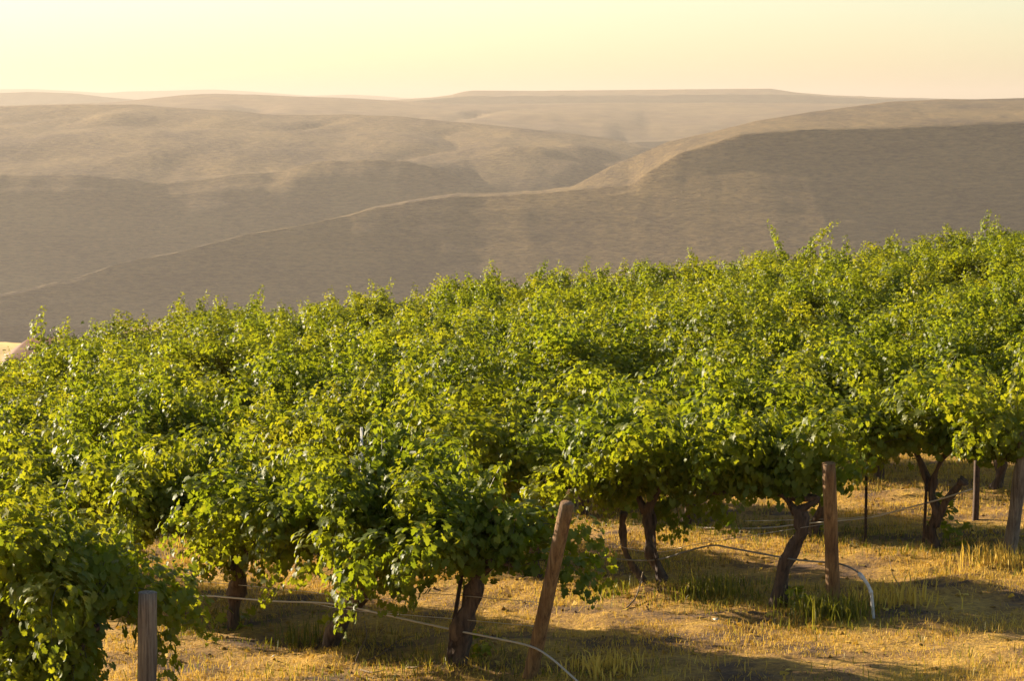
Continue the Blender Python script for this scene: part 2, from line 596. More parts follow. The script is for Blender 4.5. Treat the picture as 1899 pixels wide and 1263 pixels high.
# our own hillside below the vineyard down to the river
xs = np.linspace(-4000, 4000, 90); ys = np.concatenate([[-3500, -2000, -900, -300], np.linspace(60, 1100, 50)])
X, Y = np.meshgrid(xs, ys, indexing='ij')
Z = -75 + 20 * fbm(X / 240, Y / 240, 71, 5) - 330 * ss(380, 1050, Y) - 9 * ss(150, 380, Y)
link('lower_hillside', new_mesh('lower_hillside', np.stack([X, Y, Z], -1).reshape(-1, 3), grid_tris(len(xs), len(ys)), smooth=True), M['hill'], kind='structure')

# golden bench below the left end of the vineyard
def bench(name, x_a, x_b, top_px, depth0, depth1, mat):
    px = np.linspace(x_a, x_b, 40)
    rows = []
    for f in np.linspace(0, 1, 10):
        d = depth0 + (depth1 - depth0) * f
        ref = np.array([at_depth(a, top_px(a), depth1) for a in px])
        q = ref.copy(); q[:, 0] = ref[:, 0] * d / depth1; q[:, 1] = d
        q[:, 2] = ref[:, 2] + .35 * fbm(q[:, 0] * .2, q[:, 1] * .2, 5, 3) - .2 - 0.02 * (depth1 - d)
        rows.append(q)
    low = rows[-1].copy(); low[:, 1] += 25; low[:, 2] -= 30; rows.append(low)
    rows = np.array(rows)
    V = rows.transpose(1, 0, 2).reshape(-1, 3)
    link(name, new_mesh(name, V, grid_tris(40, len(rows)), smooth=True), mat, kind='structure')


bench('golden_field', -420, 180, px_curve([(-420, 628), (0, 631), (95, 631), (180, 640)]), 150, 225, M['field'])
bench('pale_field', -200, 420, px_curve([(-200, 640), (100, 634), (150, 627), (280, 602), (420, 590)]), 330, 420, M['hill_far'])

exec_vines = True
# ------------------------------------------------------------------ vineyard layout
ROW = np.array([-0.70, 0.714]); ROW /= np.linalg.norm(ROW)
PERP = np.array([ROW[1], -ROW[0]])
P2 = on_ground(978, 1262)[:2]
P3 = on_ground(1546, 1138)[:2]
P4 = on_ground(1872, 1030)[:2]
STEP_ROW = (P4 - P2) @ PERP / 2
P1 = on_ground(270, 1425)[:2]
ROWPT = {1: P1, 2: P2, 3: P3, 4: P4}
for k in range(5, 18):
    ROWPT[k] = P4 + (k - 4) * np.array([2.35, 2.65])
print('posts', P1, P2, P3, P4, 'row step', STEP_ROW)


def on_row(px, py, k):
    """pixel -> point in the vertical plane of row k"""
    d = ray(px, py)
    o = ROWPT[k]
    # (cam.xy + t d.xy - o) . PERP = 0
    t = ((o - CAM[:2]) @ PERP) / (d[:2] @ PERP)
    return CAM + d * t


# ------------------------------------------------------------------ leaves
def leaf_template(full):
    if full:
        half = [(.10, -.14), (.31, -.20), (.50, .03), (.38, .19), (.60, .44), (.33, .53), (.25, .78)]
        c = (0, .22)
    else:
        half = [(.31, -.18), (.48, .05), (.58, .46), (.28, .55)]
        c = (0, .22)
    pts = [(x, y) for x, y in half] + [(0, .92)] + [(-x, y) for x, y in half[::-1]]
    V = [(c[0], c[1], 0)]
    for x, y in pts:
        r2 = x * x + (y - .25) ** 2
        V.append((x, y, -.36 * r2 + .30 * abs(x)))
    T = [(0, i, i + 1) for i in range(1, len(pts))]
    return np.array(V), np.array(T)


LEAF_FULL = leaf_template(True)
LEAF_SIMPLE = leaf_template(False)


def unit(a):
    return a / (np.linalg.norm(a, axis=-1, keepdims=True) + 1e-9)


def leaf_mesh(name, leaves, tmpl):
    """leaves: dict of arrays pos, right, tip, nrm, size, tone, curl"""
    tv, tt = tmpl
    n = len(leaves['pos']); k = len(tv)
    s = leaves['size'][:, None, None]
    V = leaves['pos'][:, None, :] + s * (tv[None, :, 0:1] * leaves['right'][:, None, :] + tv[None, :, 1:2] * leaves['tip'][:, None, :]
                                         + (tv[None, :, 2:3] * leaves['curl'][:, None, None]) * leaves['nrm'][:, None, :])
    T = (tt[None] + (np.arange(n) * k)[:, None, None]).reshape(-1, 3)
    return new_mesh(name, V.reshape(-1, 3), T, {'tone': np.repeat(leaves['tone'], k)})


def grow_canopy(seed, left=.85, right=.85, hc=.92, n_shoots=62, hang=1.0, top=1.0, extra=(), wide=1.0, fill=260, zmin=.3, skirt=0, dense=1.0, fine=1.0):
    """shoots from the cordon, leaves along them. Local frame: x along the row, y across, z up."""
    g = np.random.default_rng(seed)
    pos, out, tone, size, canes = [], [], [], [], []
    specs = []
    ns_ = max(int(round((left + right) / .20)), 3)
    sx = np.linspace(-left, right, ns_) + g.normal(0, .05, ns_)
    bund = []
    for x in sx:
        bund.append((x, g.uniform(0, 2 * math.pi), math.radians(g.uniform(66, 86)), g.uniform(.50, .98) * top, (.005, .035), g.uniform(.6, 1.3)))
        for sgn in (1, -1):
            if g.random() < .86:
                bund.append((x, sgn * math.pi / 2 + g.normal(0, .5), math.radians(g.uniform(34, 72)), g.uniform(.75, 1.5) * hang, (.05, .10), g.uniform(.4, 1.4)))
    wts = np.array([b_[5] for b_ in bund]); wts /= wts.sum()
    for i in range(max(int(n_shoots * .42), len(bund))):
        x, az, el, L, dr, _w = bund[i] if i < len(bund) else bund[int(g.choice(len(bund), p=wts))]
        up_ = dr[1] < .04
        specs.append((np.array([x + g.normal(0, .05), g.normal(0, .04), hc + g.uniform(-.05, .08)]), az + g.normal(0, .22), el + g.normal(0, .10),
                      L * g.uniform(.8, 1.1) * (1.3 if g.random() < .08 else 1), g.uniform(*dr), g.uniform(.07, .11) if up_ else g.uniform(.10, .165)))
    for i in range(skirt):
        specs.append((np.array([g.uniform(-left, right), g.normal(0, .12), hc + g.uniform(-.05, .1)]), g.choice([-1, 1]) * math.pi / 2 + g.normal(0, .5),
                      math.radians(g.uniform(0, 35)), g.uniform(.8, 1.15) * (hc - zmin + .3), g.uniform(.13, .22), g.uniform(.08, .13)))
    for e in extra:
        specs.append((np.array(e[0], float), e[1], e[2], e[3], e[4], .05))
    nrm = []
    for p0, az, el, L, droop, R in specs:
        d = np.array([math.cos(az) * math.cos(el), math.sin(az) * math.cos(el) * wide, math.sin(el)])
        p = p0.copy(); pts = [p.copy()]
        step = .040
        base_tone = g.uniform(.22, .58)
        ns = max(int(L / step), 3)
        for q in range(ns):
            d = d + np.array([g.normal(0, .05), g.normal(0, .05), -droop * (.5 + q / ns)])
            d /= np.linalg.norm(d)
            p = p + d * step
            if p[2] < zmin:
                break
            pts.append(p.copy())
            frac = q / ns
            prof = min(1.0, .45 + 1.6 * frac) * (1 - .78 * ss(.62, 1.0, frac))
            lump = 1 + .35 * math.sin(q * .9 + base_tone * 40)
            m = max(int(round((1.5 + 58 * dense * R * prof) * (1 if R > .06 else .75))), 2)
            rd = g.normal(0, 1, (m, 3))
            rd -= np.outer(rd @ d, d)
            rd /= np.linalg.norm(rd, axis=1, keepdims=True) + 1e-9
            rr = R * prof * lump * g.uniform(.70, 1.12, m) + .02
            pos.append(p + rd * rr[:, None] + g.normal(0, .012, (m, 3)))
            out.append(rd)
            nrm.append(.75 * rd + .30 * d * (frac > .7) + np.array([0, 0, .42]) + g.normal(0, .27, (m, 3)))
            size.append(fine * g.uniform(.046, .080, m) * (1 - .45 * max(frac - .7, 0) / .3))
            tone.append(base_tone + .22 * frac + g.normal(0, .055, m))
        canes.append(np.array(pts))
    # inner leaves round the cordon
    m = fill
    x = g.uniform(-left - .05, right + .05, m)
    a = g.uniform(-.5, math.pi + .5, m); r = np.abs(g.normal(0, .22, m))
    q = np.stack([x, np.cos(a) * r * wide, hc + .10 + np.sin(a) * r], 1)
    o_ = np.stack([np.zeros(m), np.cos(a), np.sin(a)], 1)
    pos.append(q); out.append(o_); nrm.append(o_ * .6 + np.array([0, 0, .3]) + g.normal(0, .35, (m, 3)))
    size.append(g.uniform(.055, .085, m)); tone.append(g.uniform(.1, .4, m))
    pos = np.concatenate(pos); out = np.concatenate(out); nrm = unit(np.concatenate(nrm)); n = len(pos)
    tip = -np.array([0, 0, 1.0]) + .45 * out + g.normal(0, .30, (n, 3))
    tip = unit(tip - (tip * nrm).sum(1, keepdims=True) * nrm)
    rgt = np.cross(tip, nrm)
    return dict(pos=pos, right=rgt, tip=tip, nrm=nrm, size=np.concatenate(size), tone=np.clip(np.concatenate(tone), 0, .95), curl=g.uniform(.3, 1.8, n)), canes


def cane_mesh(canes, name='canes'):
    parts = []
    for c in canes:
        if len(c) > 3:
            c = c[::2] if len(c) > 6 else c
            parts.append(tube(c, np.linspace(.006, .002, len(c)), 3, cap=False))
    return new_mesh(name, *merge(parts), smooth=True)


def bark_tube(ctrl, r0, r1, seed, n=16, knots=True):
    P = smooth_path(ctrl, n)
    g = np.random.default_rng(seed)
    t = np.linspace(0, 1, n)
    R = r0 * (1 - t) + r1 * t + r0 * .45 * np.exp(-(t / .10) ** 2)
    R = R * (1 + .16 * np.sin(t * 17 + seed)) + r1 * .25 * np.exp(-((t - .95) / .1) ** 2)
    return tube(P, R, 10, .5, seed)


YAW = math.atan2(ROW[1], ROW[0])          # local +x along the row, away from the headland
LEAF_SINGLE = []
for i in range(6):
    tv, tt = LEAF_FULL
    v = tv.copy(); v[:, 2] *= .5 + .28 * i
    LEAF_SINGLE.append(new_mesh('leaf', v, tt, {'tone': np.full(len(v), .28 + .1 * i)}))
    LEAF_SINGLE[-1].materials.append(M['leaf'])
EXTRA = {}


def vine_root(xy, yaw, label, group):
    o = bpy.data.objects.new('grapevine', None)
    o.empty_display_size = .2
    COL.objects.link(o)
    o.location = (xy[0], xy[1], float(ground(*xy)) - .02)
    o.rotation_euler = (0, 0, yaw)
    tag(o, label, 'grapevine', group)
    return o


def to_local(root_loc, yaw, P):
    P = np.atleast_2d(P) - np.array(root_loc)
    c, s = math.cos(-yaw), math.sin(-yaw)
    return np.stack([P[:, 0] * c - P[:, 1] * s, P[:, 0] * s + P[:, 1] * c, P[:, 2]], 1)


def near_vine(xy, seed, label, trunk_ctrl=None, trunks=None, singles=0, suckers=(), r0=.062, **kw):
    o = vine_root(xy, YAW, label, 'grapevines in rows')
    hc = kw.get('hc', .92)
    g = np.random.default_rng(seed + 900)
    if trunks is None:
        trunks = [([(0, 0, 0), (g.normal(0, .06), g.normal(0, .04), .3), (g.normal(0, .09), g.normal(0, .05), .62), (g.normal(0, .06), 0, hc)], r0, r0 * .72)]
    for i, (ctrl, a, b) in enumerate(trunks):
        c = [(x, y, z - (.08 if q == 0 else 0)) for q, (x, y, z) in enumerate(ctrl)]
        link('trunk', new_mesh('trunk', *bark_tube(c, a, b, seed + i), smooth=True), M['bark'], o)
    topx = trunks[0][0][-1][0]; topz = trunks[0][0][-1][2]
    for s, ln in ((-1, kw.get('left', .85)), (1, kw.get('right', .85))):
        c = [(topx, 0, topz - .05), (topx + s * .22, g.normal(0, .02), hc + .02), (s * ln * .6, g.normal(0, .02), hc + g.normal(0, .02)), (s * ln, 0, hc + .02)]
        link('cordon', new_mesh('cordon', *bark_tube(c, .027, .015, seed + 7 + s), smooth=True), M['bark'], o)
    L, canes = grow_canopy(seed, **kw)
    L['size'] *= .94
    n = len(L['pos'])
    keep = np.ones(n, bool)
    if singles:
        c, s = math.cos(YAW), math.sin(YAW)
        # the leaves that show largest: those on the side towards the camera
        Pw = np.stack([L['pos'][:, 0] * c - L['pos'][:, 1] * s + o.location.x, L['pos'][:, 0] * s + L['pos'][:, 1] * c + o.location.y, L['pos'][:, 2] + o.location.z], 1)
        dist = np.linalg.norm(Pw - CAM, axis=1) - 1.2 * L['size'] - .35 * L['pos'][:, 2]
        pick = np.argsort(dist)[:singles * 2]
        pick = g.permutation(pick)[:singles]
        keep[pick] = False
        for q in pick:
            lf = bpy.data.objects.new('leaf', LEAF_SINGLE[int(g.integers(6))])
            COL.objects.link(lf)
            lf.parent = o
            sz = L['size'][q]
            m3 = Matrix((L['right'][q] * sz, L['tip'][q] * sz, L['nrm'][q] * sz)).transposed().to_4x4()
            m3.translation = L['pos'][q]
            lf.matrix_local = m3
    fol = {k: v[keep] for k, v in L.items()}
    link('foliage', leaf_mesh('foliage', fol, LEAF_FULL if singles else LEAF_SIMPLE), M['leaf'], o, kind='stuff')
    link('canes', cane_mesh(canes), M['cane'], o, kind='stuff')
    for (sx, sy, sz, hgt, cnt) in suckers:
        pts, ou = [], []
        for q in range(cnt):
            pts.append((sx + g.normal(0, .06), sy + g.normal(0, .06), sz + g.uniform(.02, hgt)))
        pts = np.array(pts); k = len(pts)
        nrm = unit(g.normal(0, .5, (k, 3)) + np.array([0, 0, .7])); tip = g.normal(0, 1, (k, 3)); tip[:, 2] -= .6
        tip = unit(tip - (tip * nrm).sum(1, keepdims=True) * nrm)
        d = dict(pos=pts, right=np.cross(tip, nrm), tip=tip, nrm=nrm, size=g.uniform(.05, .095, k), tone=g.uniform(.4, .8, k), curl=g.uniform(.4, 1.6, k))
        link('sucker_leaves', leaf_mesh('sucker_leaves', d, LEAF_FULL), M['leaf'], o, kind='stuff')
    return o


def row_local(k, base_xy, pix):
    """pixel polyline on row k's plane -> local control points"""
    base = np.array([base_xy[0], base_xy[1], float(ground(*base_xy)) - .02])
    return [tuple(to_local(base, YAW, on_row(a, b, k))[0]) for a, b in pix]


def base_xy(px, py, k):
    return on_row(px, py, k)[:2]


# ---- near vines, row by row: trunks read from the photograph
SPACING = 1.62
taken = {}
# row 2
b = base_xy(842, 1250, 2); taken[2] = [b]
near_vine(b, 21, 'grapevine with thick curved trunk beside the leaning end post and a rusty stake',
          trunks=[(row_local(2, b, [(842, 1250), (852, 1190), (868, 1130), (882, 1085), (884, 1060)]), .075, .055)],
          left=.65, right=1.0, hang=1.05, zmin=.48, skirt=9, dense=1.1, singles=150, n_shoots=78, suckers=[(-.05, -.2, 0, .3, 26)], hc=.9)
b = base_xy(606, 1218, 2); taken[2].append(b)
near_vine(b, 22, 'grapevine with thick trunk leaning right over dead prunings, behind the sagging hose',
          trunks=[(row_local(2, b, [(606, 1218), (622, 1175), (655, 1130), (682, 1090), (688, 1060)]), .066, .05)],
          left=.95, right=.9, hang=1.0, zmin=.55, skirt=4, dense=1.1, singles=130, n_shoots=74, suckers=[(.0, -.1, 0, .34, 26)], hc=.92)
b = base_xy(434, 1192, 2); taken[2].append(b)
near_vine(b, 23, 'grapevine with short straight dark trunk just right of the left grey post',
          trunks=[(row_local(2, b, [(434, 1192), (433, 1150), (434, 1110), (446, 1075), (440, 1050)]), .058, .055)],
          left=.95, right=1.0, hang=1.0, zmin=.50, skirt=8, dense=1.1, singles=130, n_shoots=74, suckers=[(.0, -.08, 0, .22, 18)], hc=.86)
# row 3
b = base_xy(1442, 1146, 3); taken[3] = [b]
near_vine(b, 31, 'grapevine with twisted trunk just left of the upright brown post',
          trunks=[(row_local(3, b, [(1442, 1146), (1450, 1090), (1462, 1030), (1488, 985), (1478, 940)]), .058, .05)],
          left=.2, right=.85, zmin=.68, singles=130, n_shoots=66, hang=.8, suckers=[(-.12, -.05, 0, .2, 30)], hc=.98)
b = base_xy(1244, 1106, 3); taken[3].append(b)
near_vine(b, 32, 'grapevine with two thin bowed trunks spreading from one earth mound',
          trunks=[(row_local(3, b, [(1252, 1106), (1225, 1060), (1205, 1010), (1203, 975), (1200, 940)]), .05, .045),
                  (row_local(3, b, [(1238, 1106), (1195, 1080), (1165, 1035), (1153, 985), (1156, 950)]), .036, .028)],
          left=.75, right=1.0, zmin=.42, skirt=8, singles=130, n_shoots=84, hang=1.1, hc=.98)
# row 4
b = base_xy(1742, 1018, 4); taken[4] = [b]
near_vine(b, 41, 'grapevine with forked mossy trunk and sawn-off arm left of the right-hand post',
          trunks=[(row_local(4, b, [(1742, 1018), (1728, 985), (1738, 955), (1730, 925), (1726, 890)]), .050, .036),
                  (row_local(4, b, [(1735, 960), (1752, 935), (1775, 905), (1788, 892)]), .034, .036)],
          left=.8, right=.85, zmin=.55, singles=90, n_shoots=76, hang=1.0, hc=.95, suckers=[(.05, -.1, .2, .35, 30), (-.1, -.1, 0, .28, 26)])
b = base_xy(1506, 1000, 4); taken[4].append(b)
near_vine(b, 42, 'grapevine with dark leaning trunk seen right behind the upright brown post',
          trunks=[(row_local(4, b, [(1506, 1000), (1512, 975), (1526, 945), (1530, 905)]), .055, .05)],
          left=.9, right=.9, zmin=.5, singles=80, n_shoots=70, hang=1.05, hc=.95, suckers=[(-.02, -.1, 0, .25, 20)])
# row 1
b = base_xy(148, 1330, 1)
near_vine(b, 12, 'dark shaded grapevine pressed against the left grey post', left=.05, right=.7, zmin=.03, skirt=10, singles=100, n_shoots=74, hang=.9, hc=.9, wide=.6)
b = base_xy(10, 1283, 1); taken[1] = [b]
near_vine(b, 11, 'bushy grapevine filling the lower left corner, hanging to the ground',
          left=1.0, right=1.0, zmin=.02, skirt=16, singles=160, n_shoots=110, hang=1.2, hc=.9)

# ---- the rest of the rows
auto = []
for k in range(1, 18):
    if k in taken:
        start = taken[k][-1]
        s0 = 1
    else:
        start = ROWPT[k] + ROW * .7
        s0 = 0
    for i in range(s0, 60):
        xy = start + ROW * SPACING * i + ROW * rng.normal(0, .07) + PERP * rng.normal(0, .06)
        if xy[1] > y_far(xy[0]) + .5:
            break
        z = float(ground(*xy))
        px, py, dz = project((xy[0], xy[1], z + 1.2))
        m = F * 1.5 / dz
        if px < -m or px > W + m or py > HGT + 500:
            continue
        auto.append((k, i, xy, px, py, dz))
print('auto vines', len(auto))

# shared canopies for the mass of the vineyard
PROTO = []
for i in range(7):
    L, canes = grow_canopy(500 + i, n_shoots=60, dense=1.5, fine=.80, skirt=4, left=.95, right=.95, top=1.0 + .06 * (i % 4), hang=.95, fill=220, zmin=.4)
    me = leaf_mesh('foliage', L, LEAF_SIMPLE); me.materials.append(M['leaf'])
    g = np.random.default_rng(i)
    tr = new_mesh('trunk', *bark_tube([(0, 0, -.1), (g.normal(0, .07), 0, .35), (g.normal(0, .09), 0, .65), (0, 0, .92)], .06, .045, i + 40, 10), smooth=True)
    tr.materials.append(M['bark'])
    PROTO.append((me, tr))

spiky = None
best = 1e9
for a in auto:
    d = abs(a[3] - 1490)
    if float(y_far(a[2][0])) - a[2][1] < 2.2 and d < best:
        best, spiky = d, a


def mass_label(k, px, py, dz, xy):
    edge = float(y_far(xy[0])) - xy[1]
    if edge < 3.5:
        if px < 330:
            return 'low grapevine on the vineyard edge beside the golden field and brown roof'
        if px < 950:
            return 'grapevine on the sloping left half of the vineyard skyline against the canyon'
        return 'grapevine on the right half of the vineyard skyline against the dark canyon wall'
    names = {1: 'frontmost row, left of the grey post', 2: 'row that ends at the leaning post', 3: 'row that ends at the upright brown post', 4: 'row that ends at the right-hand post'}
    if k in names and dz < 34:
        return 'leafy grapevine further along the ' + names[k]
    side = ('far left', 'left middle', 'middle', 'right middle', 'far right')[min(max(int(px / W * 5), 0), 4)]
    band = 'front' if dz < 30 else 'centre' if dz < 41 else 'rear' if dz < 49 else 'rearmost'
    return f'leafy grapevine at the {side} of the {band} vine mass'


ng = np.random.default_rng(99)
for a in auto:
    k, i, xy, px, py, dz = a
    seed = 1000 + k * 50 + i
    if a is spiky:
        near_vine(xy, seed, 'grapevine with two long bare-tipped shoots forming a V above the skyline', n_shoots=60,
                  extra=[((0, 0, 1.2), -YAW, math.radians(52), 1.75, .001), ((.04, 0, 1.2), -YAW + .15, math.radians(56), 1.35, .001), ((-.05, 0, 1.2), -YAW - .1, math.radians(50), 1.6, .001),
                         ((0, 0, 1.2), math.pi - YAW, math.radians(58), 1.45, .012), ((0, .05, 1.2), math.pi - YAW + .1, math.radians(60), 1.3, .016)])
        continue
    if dz < 27:
        near_vine(xy, seed, mass_label(k, px, py, dz, xy), singles=(40 if dz < 24 else 0), n_shoots=70, hang=1.0, zmin=.45, skirt=5, dense=1.1, left=.95, right=.95, top=ng.uniform(.8, 1.2), hc=ng.uniform(.86, .98))
        continue
    me, tr = PROTO[int(ng.integers(len(PROTO)))]
    o = vine_root(xy, YAW + (math.pi if ng.random() < .5 else 0) + ng.normal(0, .06), mass_label(k, px, py, dz, xy), 'grapevines in rows')
    f = link('foliage', me, None, o, kind='stuff')
    f.scale = (ng.uniform(.95, 1.15), ng.uniform(.9, 1.2), ng.uniform(.84, 1.12))
    link('trunk', tr, None, o)

# ------------------------------------------------------------------ posts, stakes, wires, hoses
def round_post(name, base, top, r, mat, label, seed, bury=.3):
    base = np.array(base, float); top = np.array(top, float)
    ax = (top - base) / np.linalg.norm(top - base)
    P = [base - ax * bury] + [base + (top - base) * t for t in np.linspace(0, 1, 14)]
    R = np.array([r * 1.05] + list(np.linspace(r * 1.04, r * .95, 14)))
    V, T = tube(P, R, 20, .07, seed)
    n = 16
    # chamfered, slightly uneven sawn top
    V2, T2 = tube([top - ax * .001, top + ax * .004], [r * .96, r * .90], 20, .07, seed)
    c = base
    loc = base
    me = new_mesh(name, np.concatenate([V, V2]) - loc, np.concatenate([T, T2 + len(V)]), smooth=False)
    o = link(name, me, mat, label=label, cat='post', group='wooden end posts')
    o.location = loc
    return o


def post_at(px_base, py_base, px_top, py_top, k, lean_out, r, mat, label, seed):
    b = on_ground(px_base, py_base)
    b[2] = ground(b[0], b[1])
    d = ray(px_top, py_top)
    t = (b[1] + lean_out) / d[1]
    return round_post('end_post', b, CAM + d * t, r, mat, label, seed)


post_at(270, 1425, 274, 1100, 1, 0, .064, M['post_grey'], 'weathered grey wooden post with flat top at the left, upright', 1)
post_at(982, 1262, 1052, 934, 2, -.32, .054, M['post_brown'], 'brown wooden end post leaning right beside the thick curved trunk', 2)
post_at(1546, 1140, 1537, 860, 3, -.2, .058, M['post_brown'], 'upright brown wooden post with white plastic riser beside it', 3)
post_at(1872, 1030, 1902, 800, 4, -.15, .062, M['post_grey'], 'pale split wooden post leaning at the right edge', 4)
b5 = on_ground(1809, 962)
round_post('short_post', (b5[0], b5[1], ground(b5[0], b5[1])), (b5[0] + .01, b5[1], ground(b5[0], b5[1]) + .85), .032, M['rust'], 'short dark wooden post under the foliage near the right-hand post', 5)


def stake(px0, py0, px1, py1, k, mat, label, w=.012, fwd=.10):
    a = on_row(px0, py0, k); b = on_row(px1, py1, k)
    a = a + np.array([PERP[0], PERP[1], 0]) * -.0 - np.array([0, fwd, 0]); b = b - np.array([0, fwd, 0])
    ax = unit(b - a)
    s = unit(np.cross(ax, [0, 1, 0])); t = np.cross(ax, s)
    # angle-iron section
    prof = [(-w, -w), (w, -w), (w, -w * .55), (-w * .55, -w * .55), (-w * .55, w), (-w, w)]
    V = [q + s * x + t * y for q in (a - ax * .15, b) for x, y in prof]
    n = 6
    T = []
    for j in range(n):
        j2 = (j + 1) % n
        T += [(j, j2, j2 + n), (j, j2 + n, j + n)]
    T += [(n + 0, n + 1, n + 2), (n + 0, n + 2, n + 3), (n + 0, n + 3, n + 4), (n + 0, n + 4, n + 5)]
    o = link('metal_stake', new_mesh('metal_stake', np.array(V) - a, T), mat, label=label, cat='stake', group='metal vine stakes')
    o.location = a
    return o


stake(826, 1250, 857, 1060, 2, M['rust'], 'rusty angle-iron stake against the thick curved trunk', .016)
stake(1219, 1100, 1210, 950, 3, M['rust'], 'thin dark stake between the two bowed trunks')
stake(1602, 1024, 1604, 880, 4, M['rust'], 'dark rusty stake standing alone right of the upright brown post')
stake(1711, 975, 1716, 880, 4, M['rust'], 'dark stake just left of the forked mossy trunk')
stake(683, 1095, 682, 768, 3, M['galv'], 'pale galvanised stake top rising out of the middle of the vines', .014, 1.0)


def hose(pix, k, r, label, mat=None, name='drip_hose', n=60, off=.0, cat='hose', group='drip hoses along the rows'):
    P = np.array([on_row(a, b, k) for a, b in pix])
    P[:, 1] -= off
    P = smooth_path(P, n)
    V, T = tube(P, np.full(n, r), 8)
    c = P[0]
    o = link(name, new_mesh(name, V - c, T, smooth=True), mat or M['hose'], label=label, cat=cat, group=group)
    o.location = c
    return o


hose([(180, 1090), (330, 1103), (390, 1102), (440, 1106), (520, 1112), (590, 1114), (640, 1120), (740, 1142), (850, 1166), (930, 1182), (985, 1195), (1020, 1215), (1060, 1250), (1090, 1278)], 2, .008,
     'sunlit pale drip hose sagging past the leaning post in front of the thick trunks', M['sunlit'], off=.09)
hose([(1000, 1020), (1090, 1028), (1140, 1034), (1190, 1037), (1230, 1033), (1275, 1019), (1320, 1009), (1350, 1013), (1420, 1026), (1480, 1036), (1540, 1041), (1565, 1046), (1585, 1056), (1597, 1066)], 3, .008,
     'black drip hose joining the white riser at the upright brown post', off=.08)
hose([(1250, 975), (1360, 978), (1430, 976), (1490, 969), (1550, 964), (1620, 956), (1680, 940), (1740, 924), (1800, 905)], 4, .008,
     'sunlit drip hose rising right past the lone rusty stake', M['sunlit'], off=.08)
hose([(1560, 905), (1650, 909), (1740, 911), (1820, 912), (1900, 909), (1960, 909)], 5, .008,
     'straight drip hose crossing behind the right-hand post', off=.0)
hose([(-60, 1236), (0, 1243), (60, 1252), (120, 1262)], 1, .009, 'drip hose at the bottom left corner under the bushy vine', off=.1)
for k, pix, lab in ((2, [(300, 1070), (560, 1094), (700, 1110), (780, 1098), (1000, 1115)], 'thin trellis wire above the hose at the leaning post'),
                    (2, [(560, 1112), (640, 1128), (740, 1137), (850, 1146), (1000, 1160)], 'slack thin wire dipping below the trellis wire near the leaning post'),
                    (3, [(1060, 985), (1200, 1022), (1300, 1006), (1540, 968)], 'thin slack wire by the bowed trunks'),
                    (4, [(1380, 965), (1560, 960), (1640, 950), (1700, 942)], 'thin wire beside the hose at the lone stake')):
    hose(pix, k, .0028, lab, M['wire'], 'trellis_wire', 30, .06, 'wire', 'trellis wires')

# white riser of the irrigation line
P = np.array([on_row(a, b, 3) for a, b in ((1590, 1060), (1600, 1072), (1608, 1084), (1613, 1098), (1615, 1115), (1618, 1136))])
P[:, 1] -= .08
gzr = float(gz(P[-1][0], P[-1][1]))
P[-1][2] = gzr - .05
root = bpy.data.objects.new('irrigation_riser', None); COL.objects.link(root)
root.location = P[-1]
tag(root, 'white plastic riser pipe bent over beside the upright brown post', 'pipe')
Q = smooth_path(P, 24)
link('pipe', new_mesh('pipe', *(lambda vt: (vt[0] - P[-1], vt[1]))(tube(Q, np.full(24, .0145), 10)), smooth=True), M['pvc'], root)
link('coupling', new_mesh('coupling', *(lambda vt: (vt[0] - P[-1], vt[1]))(tube(Q[1:5], np.full(4, .019), 10)), smooth=True), M['pvc'], root)
link('coupling', new_mesh('coupling', *(lambda vt: (vt[0] - P[-1], vt[1]))(tube(Q[12:15], np.full(3, .0185), 10)), smooth=True), M['pvc'], root)


# ------------------------------------------------------------------ house on the golden bench
def box(x0, x1, y0, y1, z0, z1):
    V = [(x, y, z) for x in (x0, x1) for y in (y0, y1) for z in (z0, z1)]
    Q = [(0, 1, 3, 2), (4, 6, 7, 5), (0, 4, 5, 1), (2, 3, 7, 6), (0, 2, 6, 4), (1, 5, 7, 3)]
    T = []
    for a, b, c, d in Q:
        T += [(a, b, c), (a, c, d)]
    return np.array(V, float), np.array(T)


HB = at_depth(106, 626, 165.0)            # ridge height of the house
root = bpy.data.objects.new('farm_house', None); COL.objects.link(root)
hz = HB[2] - 4.2
root.location = (HB[0], HB[1], hz); root.rotation_euler = (0, 0, math.radians(12))
tag(root, 'small farm house with brown roof half hidden behind the left vines', 'house')
link('wall', new_mesh('wall', *box(-3.2, 2.4, -2.2, 2.2, -1.5, 2.9)), M['wall'], root)
rv = np.array([(-3.7, -2.7, 2.7), (2.9, -2.7, 2.7), (2.9, 2.7, 2.7), (-3.7, 2.7, 2.7), (-1.9, 0, 4.2), (1.3, 0, 4.2),
               (-3.7, -2.7, 2.55), (2.9, -2.7, 2.55), (2.9, 2.7, 2.55), (-3.7, 2.7, 2.55)])
rt = [(0, 1, 5), (0, 5, 4), (1, 2, 5), (2, 3, 4), (2, 4, 5), (3, 0, 4), (0, 6, 7), (0, 7, 1), (1, 7, 8), (1, 8, 2), (2, 8, 9), (2, 9, 3), (3, 9, 6), (3, 6, 0), (6, 8, 7), (6, 9, 8)]
link('roof', new_mesh('roof', rv, rt), M['roof'], root)
w1 = link('window', new_mesh('window', *box(-2.2, -1.0, -2.26, -2.203, .9, 2.1)), M['pvc'], root)
link('pane', new_mesh('pane', *box(-2.1, -1.1, -2.29, -2.262, 1.0, 2.0)), M['glass'], w1)
link('door', new_mesh('door', *box(.2, 1.1, -2.26, -2.203, 0, 2.05)), M['roof'], root)

